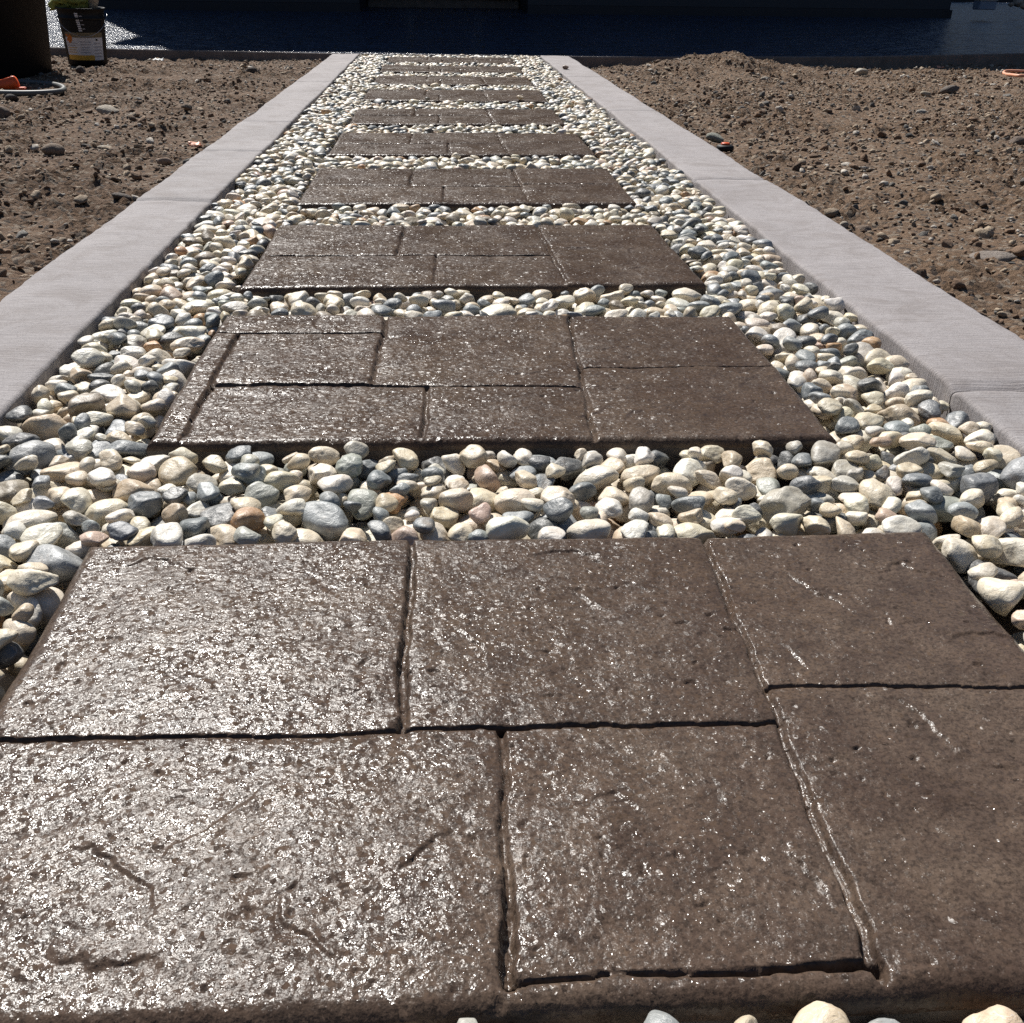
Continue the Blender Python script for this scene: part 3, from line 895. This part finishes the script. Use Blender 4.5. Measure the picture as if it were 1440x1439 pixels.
# ------------------------------------------------------------------ single rocks lying on the dirt
ROCKS = [  # px, py, width px, height/width, colour, angular shape id, label
    (113, 101, 13, .75, (.07, .06, .055), 9, 'small dark rock on the dirt just in front of the pail'),
    (240, 101, 24, .5, (.40, .33, .25), 4, 'flat tan rock on the dirt midway between pail and kerb'),
    (356, 105, 16, .8, (.075, .06, .05), 7, 'dark round rock on the dirt near the far end of the left kerb'),
    (152, 160, 30, .42, (.42, .37, .30), 9, 'pale flat rock on the left dirt, below the pail'),
    (263, 154, 16, .6, (.22, .165, .12), 4, 'brown rock on the left dirt, halfway to the kerb'),
    (231, 234, 22, .7, (.33, .24, .18), 9, 'blocky tan rock beside the outer edge of the left kerb'),
    (172, 281, 30, .4, (.10, .085, .075), 4, 'dark flat rock wedged against the left kerb by a joint'),
    (76, 219, 32, .7, (.25, .19, .14), 4, 'large half-buried brown rock in the left dirt'),
    (148, 210, 20, .35, (.45, .40, .32), 7, 'thin pale stone on the left dirt beside the half-buried rock'),
    (2, 166, 26, .8, (.17, .125, .095), 9, 'brown rock at the left picture edge below the hose'),
    (17, 141, 18, .6, (.07, .065, .065), 7, 'dark grey rock just below the hose loop'),
    (1005, 199, 26, .55, (.26, .275, .235), 0, 'smooth grey green cobble beside the sprinkler head'),
    (1211, 106, 18, .7, (.55, .50, .41), 9, 'pale angular rock on the right dirt near the patio'),
    (1211, 96, 14, .8, (.20, .11, .075), 4, 'reddish brown rock behind the pale one near the patio'),
    (1143, 94, 20, .5, (.33, .32, .28), 9, 'grey broken rock on the right dirt right beside the patio edge'),
    (1302, 136, 17, .5, (.46, .39, .29), 7, 'tan oval rock on the right dirt'),
    (1295, 162, 16, .6, (.36, .34, .30), 0, 'rounded light grey rock on the right dirt'),
    (1280, 194, 15, .55, (.075, .08, .075), 7, 'dark rounded rock on the right dirt left of the pale patch'),
    (1335, 194, 17, .55, (.18, .12, .085), 9, 'dark brown rock on the right dirt above the pale patch'),
    (1373, 170, 22, .35, (.45, .38, .30), 9, 'flat tan stone lying flush in the right dirt'),
    (1074, 115, 12, .7, (.47, .43, .36), 7, 'small pale rock on the right dirt below the soil mound'),
    (1430, 203, 24, .6, (.14, .11, .09), 4, 'brown rock at the right picture edge'),
    (1195, 311, 18, .6, (.27, .26, .23), 7, 'grey stone close to the outer edge of the right kerb'),
    (1187, 320, 14, .8, (.47, .41, .33), 9, 'pale upright chip against the right kerb'),
    (1212, 326, 26, .45, (.23, .165, .12), 4, 'flat brown rock against the right kerb'),
    (1395, 367, 62, .28, (.25, .215, .185), 9, 'broad flat grey rock sunk in the dirt beside the near right kerb'),
    (1270, 288, 14, .6, (.10, .105, .10), 0, 'small dark stone alone on the near right dirt'),
    (1335, 130, 26, .45, (.135, .115, .10), 4, 'dark broken rock on the right dirt below the orange cord'),
]
for (px, py, wpx, hr, colr, sh, label) in ROCKS:
    p = unproj(px, py, -0.07)
    for _ in range(4):
        p = unproj(px, py, float(dirt_height(np.array([p.x]), np.array([p.y]))[0]))
    dist = (p - Vector((CAM_X, 0, CAM_H))).dot(_fwd)
    s = wpx / 2 / F_PX * dist
    me = np_mesh('rock', stone_shape(3000 + px, ICO[3][0], ANG[sh]), ICO[3][1])
    o = link('rock', me, M_CLOD_O, None, (p.x, p.y, p.z + s * hr * 0.45), (random.uniform(-.2, .2), random.uniform(-.2, .2), random.uniform(-.4, .4)))
    o.scale = (s, s * 0.8, s * hr)
    o.color = (*colr, 1)
    tag(o, label, 'rock', 'rocks lying on the dirt')

# pebbles that strayed off the bed
for (px, py, wpx, z, colr, label) in [
    (795, 98, 9, 0.001, (.20, .11, .07), 'small brown stone lying on the right kerb near its far end'),
    (731, 141, 11, 0.003, (.52, .42, .30), 'tan pebble lying on the seventh slab near its right corner'),
    (601, 142, 8, 0.003, (.06, .06, .06), 'dark pebble at the front edge of the seventh slab')]:
    p = unproj(px, py, z); dist = (p - Vector((CAM_X, 0, CAM_H))).dot(_fwd); s = wpx / 2 / F_PX * dist
    o = link('pebble', me_var[px % NV].copy(), None, None, (p.x, p.y, z + s * .55), (0, 0, px))
    o.scale = (s, s * .8, s * .6); o.color = (*colr, 1)
    tag(o, label, 'pebble', 'pebbles off the bed')

# ------------------------------------------------------------------ pail with printed label, rag and cup
def ground_point(px, py):
    p = unproj(px, py, -0.09)
    for _ in range(5):
        p = unproj(px, py, float(dirt_height(np.array([p.x]), np.array([p.y]))[0]))
    return p
pb = ground_point(118, 90)
PH, RT, RB = 0.455, 0.212, 0.178
pail = tag(empty('paint_pail', (pb.x, pb.y + 0.10, pb.z - 0.01), (math.radians(1.0), math.radians(1.5), 0)), 'black plastic pail with white, tan and yellow printed label on the dirt', 'pail')
pail.scale = (.77, .77, .84)
rr = lambda z: RB + (RT - RB) * z / PH
prof = [(0.0, 0.0), (RB - .01, 0.0), (RB, 0.01), (rr(PH - .09), PH - .09), (rr(PH - .09) + .010, PH - .085), (rr(PH - .08) + .010, PH - .075), (rr(PH - .07), PH - .070),
        (rr(PH - .015), PH - .015), (RT + .012, PH - .012), (RT + .012, PH), (RT - .004, PH), (RT - .008, PH - .02), (RB - .004, 0.03), (0.0, 0.03)]
link('body', lathe(prof, 48), M_BLACK, pail)
FACE = math.atan2(-(pail.location.y), CAM_X - pail.location.x)     # angle that faces the camera
def patch(name, a0, a1, z0, z1, mat, off, parent):
    n = max(3, int((a1 - a0) / 0.06))
    me = lathe([(rr(z0) + off, z0), (rr(z1) + off, z1)], n, FACE + a0, FACE + a1)
    return link(name, me, mat, parent)
lab = patch('label', -1.05, 0.95, 0.035, 0.36, M_BLACK, 0.0012, pail)
patch('label_band', -1.02, 0.93, 0.225, 0.265, M_TAN, 0.0020, lab)
patch('label_panel', -1.02, 0.93, 0.085, 0.225, M_WHITE, 0.0020, lab)
patch('label_stripe', -1.02, 0.38, 0.045, 0.085, M_YELLOW, 0.0020, lab)
patch('label_stripe', 0.38, 0.93, 0.045, 0.085, M_WHITE, 0.0020, lab)
for k in range(5):
    patch('text_line', -0.95, -0.40 + random.uniform(-.1, .05), 0.105 + k * 0.018, 0.110 + k * 0.018, M_YELLOW if k < 3 else M_GREYINK, 0.0028, lab)
    patch('text_line', -0.25, 0.25 + random.uniform(-.1, .05), 0.105 + k * 0.021, 0.110 + k * 0.021, M_GREYINK, 0.0028, lab)
    patch('text_line', 0.40, 0.80 + random.uniform(-.1, .05), 0.070 + k * 0.026, 0.076 + k * 0.026, M_GREYINK, 0.0028, lab)
# rust coloured leaf emblem: a ragged patch built from overlapping lobes
for k, (a, z, w, h) in enumerate([(-0.86, .222, .26, .030), (-0.92, .205, .30, .020), (-0.82, .190, .16, .016), (-0.96, .243, .14, .014), (-0.74, .240, .10, .018)]):
    patch('leaf_emblem', a, a + w, z - h / 2, z + h / 2, M_RUST, 0.0032 + 0.0003 * k, lab)
patch('emblem_dot', 0.52, 0.62, 0.200, 0.216, M_BLACK, 0.0030, lab)
# upright white lettering, too small to read
for k in range(9):
    z0 = 0.275 + k * 0.0165
    patch('letter', -0.20 - 0.012 * k, -0.06 - 0.012 * k, z0, z0 + 0.012, M_WHITE, 0.0030, lab)
    if k % 2: patch('letter', -0.02 - 0.012 * k, 0.10 - 0.012 * k, z0, z0 + 0.008, M_GREYINK, 0.0030, lab)
pts = []
for k in range(26):       # wire bail hanging down the front left
    t = k / 25
    a = FACE + math.pi / 2 - math.pi * t
    dip = math.sin(math.pi * t)
    pts.append(((RT + .02) * math.cos(a), (RT + .02) * math.sin(a), PH - .05 - 0.17 * dip ** 1.3))
link('handle', tube(pts, 0.003, 6), M_METAL, pail)
# rag
Vr, Fr = ICO[4]
nz = 1 + 0.34 * noise3(Vr[:, 0] * 2.1 + 3, Vr[:, 1] * 2.1, Vr[:, 2] * 2.1, 4) + 0.16 * noise3(Vr[:, 0] * 5, Vr[:, 1] * 5 + 2, Vr[:, 2] * 5, 6) + .06 * noise3(Vr[:, 0] * 12, Vr[:, 1] * 12, Vr[:, 2] * 12, 8)
P = Vr * nz[:, None] * np.array([0.135, 0.11, 0.075])
P[:, 2] = np.maximum(P[:, 2], -0.05)
P[:, 2] += np.where(P[:, 0] < -0.10, (P[:, 0] + 0.10) * 0.6, 0)
tag(link('rag', np_mesh('rag', P, Fr), M_GREEN, None, (pail.location.x - 0.05, pail.location.y, pail.location.z + PH * .84 + 0.04)),
    'crumpled green cloth lying on top of the black pail', 'cloth')
tag(link('cup', lathe([(0, 0), (.030, 0), (.040, .085), (.042, .085), (.042, .090), (.036, .090), (.027, .006), (0, .006)], 24), M_PAPER, None,
         (pail.location.x + 0.10, pail.location.y, pail.location.z + PH * .84 - 0.005), (0.1, 0.25, 0)), 'small pale plastic cup on the rim of the black pail', 'cup')

# ------------------------------------------------------------------ dark bin at the left picture edge
bb = ground_point(62, 104)
BR, BT, BH = 0.40, 0.445, 0.58
bin_ = tag(empty('trash_bin', (bb.x - BR + 0.015, bb.y + 0.05, bb.z - 0.02)), 'large black round bin with brown lid, cut off by the left picture edge', 'bin')
br_ = lambda z: BR + (BT - BR) * z / BH
prof = [(0, 0), (BR - .02, 0), (BR, .02), (br_(BH - .06), BH - .06), (BT + .015, BH - .055), (BT + .015, BH), (BT - .01, BH), (BR - .01, .03), (0, .03)]
link('body', lathe(prof, 56), M_BLACK, bin_)
lid = link('lid', lathe([(BT + .022, BH - .035), (BT + .026, BH + .01), (BT + .012, BH + .03), (.34, BH + .07), (.12, BH + .11), (0, BH + .115)], 56), M_BROWN, bin_)
bm = box_bm((-.09, -.02, BH + .11), (.09, .02, BH + .14), 0.008); bm_obj('lid_handle', bm, M_BROWN, lid)

# ------------------------------------------------------------------ hose loop and orange clip
hc = [unproj(px, py, -0.055) for px, py in [(-40, 119), (0, 117), (35, 117), (60, 119), (80, 121.5), (90, 126), (86, 130), (70, 132), (45, 133), (15, 133), (-15, 132), (-45, 130)]]
cp = []
for i in range(len(hc) - 1):
    p0, p1, p2, p3 = hc[max(i - 1, 0)], hc[i], hc[i + 1], hc[min(i + 2, len(hc) - 1)]
    for k in range(8):
        t = k / 8
        q = 0.5 * ((2 * p1) + (-p0 + p2) * t + (2 * p0 - 5 * p1 + 4 * p2 - p3) * t * t + (-p0 + 3 * p1 - 3 * p2 + p3) * t ** 3)
        cp.append((q.x, q.y, -0.085 + 0.026 + 0.006 * math.sin(i * 1.7)))
zb = np.array([float(dirt_height(np.array([c[0]]), np.array([c[1]]))[0]) for c in cp])
zb = np.full(len(zb), zb.mean())
cp = [(c[0], c[1], z + 0.014) for c, z in zip(cp, zb)]
tag(link('hose', tube(cp, 0.015, 12), M_HOSE), 'grey rubber hose bent in a loop on the dirt by the bin', 'hose')
op = ground_point(12, 129)
bm = bmesh.new()
outline = [(-.16, 0), (.085, 0), (.085, .035), (.070, .085), (.045, .098), (.020, .080), (-.16, .045)]
lo = [bm.verts.new((x, -.035, z)) for x, z in outline]; hi = [bm.verts.new((x, .035, z)) for x, z in outline]
bm.faces.new(lo); bm.faces.new(hi[::-1])
for k in range(len(outline)):
    k2 = (k + 1) % len(outline); bm.faces.new((lo[k2], lo[k], hi[k], hi[k2]))
bmesh.ops.bevel(bm, geom=bm.edges[:], offset=0.006, segments=2, affect='EDGES')
OCS = 0.74
oc = tag(empty('hose_clamp', (op.x, op.y, op.z + 0.01), (0, 0, 0.15)), 'bright orange plastic clamp lying inside the grey hose loop', 'clamp')
oc.scale = (OCS, OCS, OCS)
bm_obj('body', bm, M_ORANGE, oc, True)
bm_obj('foot', box_bm((.06, -.05, -.005), (.13, .03, .016), 0.005), M_ORANGE, oc)

# ------------------------------------------------------------------ sprinkler head by the right kerb
sp = ground_point(1021, 214)
sr = tag(empty('sprinkler_head', (sp.x, sp.y + .02, sp.z - 0.012)), 'black sprinkler head with orange cap sunk beside the right kerb', 'sprinkler')
link('body', lathe([(0, -.05), (.030, -.05), (.030, .012), (.035, .016), (.035, .030), (.026, .036), (0, .036)], 32), M_BLACK, sr)
link('cap', lathe([(.017, .035), (.018, .041), (.014, .044), (0, .045)], 28), M_ORANGE, sr)

# ------------------------------------------------------------------ orange cord at the right picture edge
pts = []
for px, py in [(1500, 100), (1470, 104), (1440, 108.5), (1424, 107.5), (1413, 106), (1411, 103.5), (1418, 101.5), (1450, 102), (1480, 98)][::1]:
    p = ground_point(px, py + 2); pts.append(p)
cc = []
for i in range(len(pts) - 1):
    p0, p1, p2, p3 = pts[max(i - 1, 0)], pts[i], pts[i + 1], pts[min(i + 2, len(pts) - 1)]
    for k in range(6):
        t = k / 6
        q = 0.5 * ((2 * p1) + (-p0 + p2) * t + (2 * p0 - 5 * p1 + 4 * p2 - p3) * t * t + (-p0 + 3 * p1 - 3 * p2 + p3) * t ** 3)
        cc.append((q.x, q.y, q.z + 0.016))
tag(link('extension_cord', tube(cc, 0.011, 8), M_PEACH), 'pale orange cord looped on the dirt at the right picture edge', 'cord')

# ------------------------------------------------------------------ scraps
def scrap(name, px, py, wpx, ratio, mat, label, cat, seed, up=0.01, rotz=0.0):
    p = ground_point(px, py); dist = (p - Vector((CAM_X, 0, CAM_H))).dot(_fwd); s = wpx / F_PX * dist
    n = 9
    X, Y = np.meshgrid(np.linspace(-.5, .5, n), np.linspace(-.5, .5, n))
    Xo = X + 0.08 * noise2(Y * 3, Y * 0 + seed, seed); Yo = Y + 0.12 * noise2(X * 3, X * 0 + seed, seed + 1)
    Z = 0.16 * noise2(X * 2.6 + seed, Y * 2.6, seed) + 0.10 * noise2(X * 6, Y * 6 + seed, seed + 2)
    V = np.stack([Xo * s, Yo * s * ratio, Z * s], -1).reshape(-1, 3)
    i = np.arange(n * n).reshape(n, n)
    F = np.stack([i[:-1, :-1], i[:-1, 1:], i[1:, 1:], i[1:, :-1]], -1).reshape(-1, 4)
    o = link(name, np_mesh(name, V, F), mat, None, (p.x, p.y, p.z + up + s * .12), (0.25, 0, rotz))
    md = o.modifiers.new('thick', 'SOLIDIFY'); md.thickness = 0.002
    return tag(o, label, cat)
scrap('plastic_scrap', 191, 82, 14, 0.8, M_PAPER, 'white crumpled plastic scrap on the dirt right of the pail', 'scrap', 3)
scrap('plastic_scrap', 223, 88, 14, 0.5, M_PAPER, 'flat white scrap on the dirt between the pail and the stick', 'scrap', 8)
scrap('plastic_tag', 276, 213, 16, 0.9, M_PEACH, 'small torn orange plastic tag against the outer edge of the left kerb', 'tag', 14, 0.02, 0.5)
scrap('plastic_tag', 1322, 98, 10, 0.6, M_PEACH, 'tiny orange scrap on the right dirt close to the patio edge', 'tag', 19)
p0, p1 = ground_point(250, 78), ground_point(266, 85)
tag(link('stick', tube([(p0.x, p0.y, p0.z + .035), ((p0.x + p1.x) / 2, (p0.y + p1.y) / 2 + .02, (p0.z + p1.z) / 2 + .03), (p1.x, p1.y, p1.z + .015)], [.016, .012, .010], 8), M_WOOD),
    'pale broken stick lying on the dirt in front of the patio edge', 'stick')

# ------------------------------------------------------------------ house in its own shade
HOUSE_Z0 = 0.0
EAVE_Z = 7.6
house = tag(empty('house', (1.0, 15.4, 0.0)), 'dark navy two storey house standing in its own shade behind the patio', 'house')
hx, hy = 1.0, 15.4
def hbox(name, lo, hi, mat, parent=house, bevel=0.0):
    lo2 = (lo[0] - hx, lo[1] - hy, lo[2]); hi2 = (hi[0] - hx, hi[1] - hy, hi[2])
    return bm_obj(name, box_bm(lo2, hi2, bevel), mat, parent)
WY = 15.45                                    # front wall plane
WL, WR = -4.85, 7.05                          # wall ends
RX0, RX1, RY = -1.15, 1.12, 18.2              # recessed entry
hbox('wall', (WL, WY + .03, -.1), (RX0, WY + .25, EAVE_Z - .02), M_SIDING)
hbox('wall', (RX1, WY + .03, -.1), (WR, WY + .25, EAVE_Z - .02), M_SIDING)
hbox('wall', (RX0 - .2, RY, -.1), (RX1 + .2, RY + .2, EAVE_Z - .02), M_SIDING)
hbox('wall', (RX0 - .22, WY + .25, -.1), (RX0 - .003, RY - .003, EAVE_Z - .02), M_SIDING)
hbox('wall', (RX1 + .003, WY + .25, -.1), (RX1 + .22, RY - .003, EAVE_Z - .02), M_SIDING)
hbox('wall', (WL, WY + .253, -.1), (WL + .2, 30.0, EAVE_Z - .02), M_SIDING)
hbox('wall', (WR - .2, WY + .253, -.1), (WR, 30.0, EAVE_Z - .02), M_SIDING)
hbox('wall', (WL, 30.003, -.1), (WR, 30.2, EAVE_Z - .02), M_SIDING)
hbox('added_shade_block', (1.0, 18.6, EAVE_Z - .5), (WR - .03, 30.0, 10.3), M_SIDING)  # added unseen block that carries the shade over the right of the patio
hbox('shade_block_roof', (0.7, 18.3, 10.3), (WR + .25, 30.4, 10.55), M_ROOF)  # top of the added shade block, also out of view
# lapped siding boards on the two front faces
for (a, b) in ((WL, RX0), (RX1, WR)):
    z = 0.20
    while z < EAVE_Z - .2:
        bm = bmesh.new()
        vs_ = [bm.verts.new((x - hx, y - hy, zz)) for x in (a + .004, b - .004) for (y, zz) in ((WY + .028, z), (WY - .002, z), (WY + .018, z + .185), (WY + .028, z + .185))]
        bm.faces.new(vs_[:4][::-1]); bm.faces.new(vs_[4:])
        for k in range(4):
            k2 = (k + 1) % 4; bm.faces.new((vs_[k], vs_[k2], vs_[4 + k2], vs_[4 + k]))
        bmesh.ops.recalc_face_normals(bm, faces=bm.faces)
        bm_obj('siding_board', bm, M_SIDING, house)
        z += 0.188
hbox('base_board', (WL - .02, WY - .03, -.1), (RX0 - .002, WY + .028, .197), M_SIDING)
hbox('base_board', (RX1 + .002, WY - .03, -.1), (WR + .02, WY + .028, .197), M_SIDING)
# entry: step, threshold, door
st = hbox('entry_step', (RX0 + .01, 17.0, -.05), (RX1 - .01, RY - .004, .235), M_CONC, house, 0.01)
hbox('threshold', (RX0 + .01, 16.95, .238), (RX1 - .01, 17.12, .275), M_TRIM, house, 0.006)
door = hbox('door', (-.50, RY - .06, .30), (.47, RY - .006, 2.35), M_DOOR, house, 0.004)
for (za, zb2) in ((.42, 1.15), (1.25, 2.2)):
    for (xa, xb) in ((-.40, -.06), (.03, .37)):
        bm_obj('door_panel', box_bm((xa - hx, RY - .075 - hy, za), (xb - hx, RY - .058 - hy, zb2), .006), M_DOOR, door)
bm_obj('door_handle', box_bm((.36 - hx, RY - .12 - hy, 1.28), (.42 - hx, RY - .06 - hy, 1.36), .01), M_METAL, door)
hbox('door_frame', (-.60, RY - .08, .24), (-.503, RY - .005, 2.45), M_TRIM)
hbox('door_frame', (.473, RY - .08, .24), (.57, RY - .005, 2.45), M_TRIM)
hbox('door_frame', (-.60, RY - .08, 2.453), (.57, RY - .005, 2.55), M_TRIM)
# windows
for (x, z) in ((-3.1, 1.1), (2.6, 1.1), (5.2, 1.1), (-3.1, 4.4), (2.6, 4.4), (5.2, 4.4)):
    w_ = hbox('window', (x - .6, WY - .035, z), (x + .6, WY - .004, z + 1.3), M_TRIM, house, .004)
    bm_obj('pane', box_bm((x - .52 - hx, WY - .042 - hy, z + .08), (x - .02 - hx, WY - .036 - hy, z + 1.22)), M_GLASS, w_)
    bm_obj('pane', box_bm((x + .02 - hx, WY - .042 - hy, z + .08), (x + .52 - hx, WY - .036 - hy, z + 1.22)), M_GLASS, w_)
# roof: hip roof whose eave line, a little skewed at its left end, throws the shade up to the patio edge
def eave_for(sx, sy, sz=0.0):
    t = (EAVE_Z - sz) / SUN_DIR.z
    return (sx + SUN_DIR.x * t, sy + SUN_DIR.y * t)
front = [eave_for(-2.80, 9.46), eave_for(-1.0, 8.99), eave_for(0.1, 8.79), eave_for(2.2, 8.66), eave_for(10.2, 8.75)]
front = [(WL - .02, front[0][1])] + front[1:]
front[0] = eave_for(-2.78, 9.44)
back = [(front[-1][0], 30.6), (front[0][0], 30.6)]
out = front + back
bm = bmesh.new()
lo = [bm.verts.new((x - hx, y - hy, EAVE_Z - .16)) for x, y in out]
hi = [bm.verts.new((x - hx, y - hy, EAVE_Z)) for x, y in out]
rg = [bm.verts.new((x - hx, 20.5 - hy, EAVE_Z + 1.7)) for x in (-1.2, 4.0)]
bm.faces.new(lo[::-1])
n = len(out)
for k in range(n):
    k2 = (k + 1) % n; bm.faces.new((lo[k], lo[k2], hi[k2], hi[k]))
bm.faces.new((hi[0], hi[1], rg[0]))
bm.faces.new((hi[1], hi[2], rg[0])); bm.faces.new((hi[2], hi[3], rg[1], rg[0])); bm.faces.new((hi[3], hi[4], rg[1]))
bm.faces.new((hi[4], hi[5], rg[1])); bm.faces.new((hi[5], hi[6], rg[0], rg[1])); bm.faces.new((hi[6], hi[0], rg[0]))
bmesh.ops.recalc_face_normals(bm, faces=bm.faces)
bm_obj('roof', bm, M_ROOF, house)
# low planter wall behind the patio, right of the house
pw = tag(empty('planter_wall', (9.6, 22.3, 0.0)), 'low dark planter wall with pale cap behind the patio, right of the house', 'wall')
bm_obj('wall_body', box_bm((-2.3, -.1, -.1), (2.4, .25, .33), .01), M_SIDING, pw)
bm_obj('wall_cap', box_bm((-2.33, -.13, .333), (2.43, .28, .385), .008), M_TRIM, pw)

# ------------------------------------------------------------------ lit yard beyond the patio at the upper right
V = []; F = []
nx_, ny_ = 60, 40
X, Y = np.meshgrid(np.linspace(11.4, 34, nx_), np.linspace(20.6, 44, ny_))
Z = 0.20 + 0.05 * fbm2(X * .9, Y * .9, 13, 4) + 0.02 * (Y - 20.6) - 0.6 * smooth(12.6, 11.4, X)
Z -= 0.4 * smooth(21.4, 20.6, Y)
i = np.arange(nx_ * ny_).reshape(ny_, nx_)
tag(link('ground_yard', np_mesh('ground_yard', np.stack([X, Y, Z], -1).reshape(-1, 3), np.stack([i[:-1, :-1], i[:-1, 1:], i[1:, 1:], i[1:, :-1]], -1).reshape(-1, 4)), M_DIRT), kind='structure')
for (px, py, wpx, colr, label) in [(1431, 8, 14, (.42, .36, .30), 'large pale boulder in the sunlit yard at the upper right corner'),
                                   (1440, 12, 12, (.45, .34, .26), 'tan boulder below the pale one at the upper right corner'),
                                   (1421, 9, 8, (.33, .27, .22), 'small brown boulder left of the pale one, upper right corner')]:
    p = unproj(px, py, 0.26); dist = (p - Vector((CAM_X, 0, CAM_H))).dot(_fwd); s = wpx / 2 / F_PX * dist
    o = link('boulder', np_mesh('boulder', stone_shape(4000 + px, ICO[3][0], .6), ICO[3][1]), M_CLOD_O, None, (p.x, p.y, p.z + s * .4))
    o.scale = (s, s * .9, s * .8); o.color = (*colr, 1)
    tag(o, label, 'boulder', 'boulders in the yard')
p = unproj(1384, 11, 0.24)
cr = tag(empty('storage_crate', (p.x, p.y, p.z - .03)), 'small blue grey crate at the far right edge of the patio', 'crate')
bm_obj('body', box_bm((-.12, -.10, 0), (.12, .10, .11), .01), M_BLUEGREY, cr)
bm_obj('lid', box_bm((-.13, -.11, .112), (.13, .11, .135), .008), M_TRIM, cr)

# ------------------------------------------------------------------ added unseen ring, screens low sky from the patio's reflections
n = 160
V = []; F = []
for k in range(n):
    a = 2 * math.pi * k / n
    h0 = 135 + 26 * math.sin(a * 3 + 1) + 14 * math.sin(a * 7 + 2) + 7 * math.sin(a * 17) + random.uniform(-3, 3)
    for (rr_, hh) in ((330, -2), (400, h0 * .45 + random.uniform(-3, 3)), (480, h0), (640, h0 * .5), (760, -2)):
        V.append((rr_ * math.cos(a), rr_ * math.sin(a), hh))
for k in range(n):
    k2 = (k + 1) % n
    for j in range(4):
        F.append((k * 5 + j, k2 * 5 + j, k2 * 5 + j + 1, k * 5 + j + 1))
M_SKY_BLOCKER = plain('sky_blocker_dark', (0.018, 0.024, 0.022), 0.95, 0.35, 0.03)  # kept dark so the added ring deepens the patio reflection
tag(link('sky_blocker', np_mesh('sky_blocker', np.array(V), np.array(F)), M_SKY_BLOCKER), kind='structure')
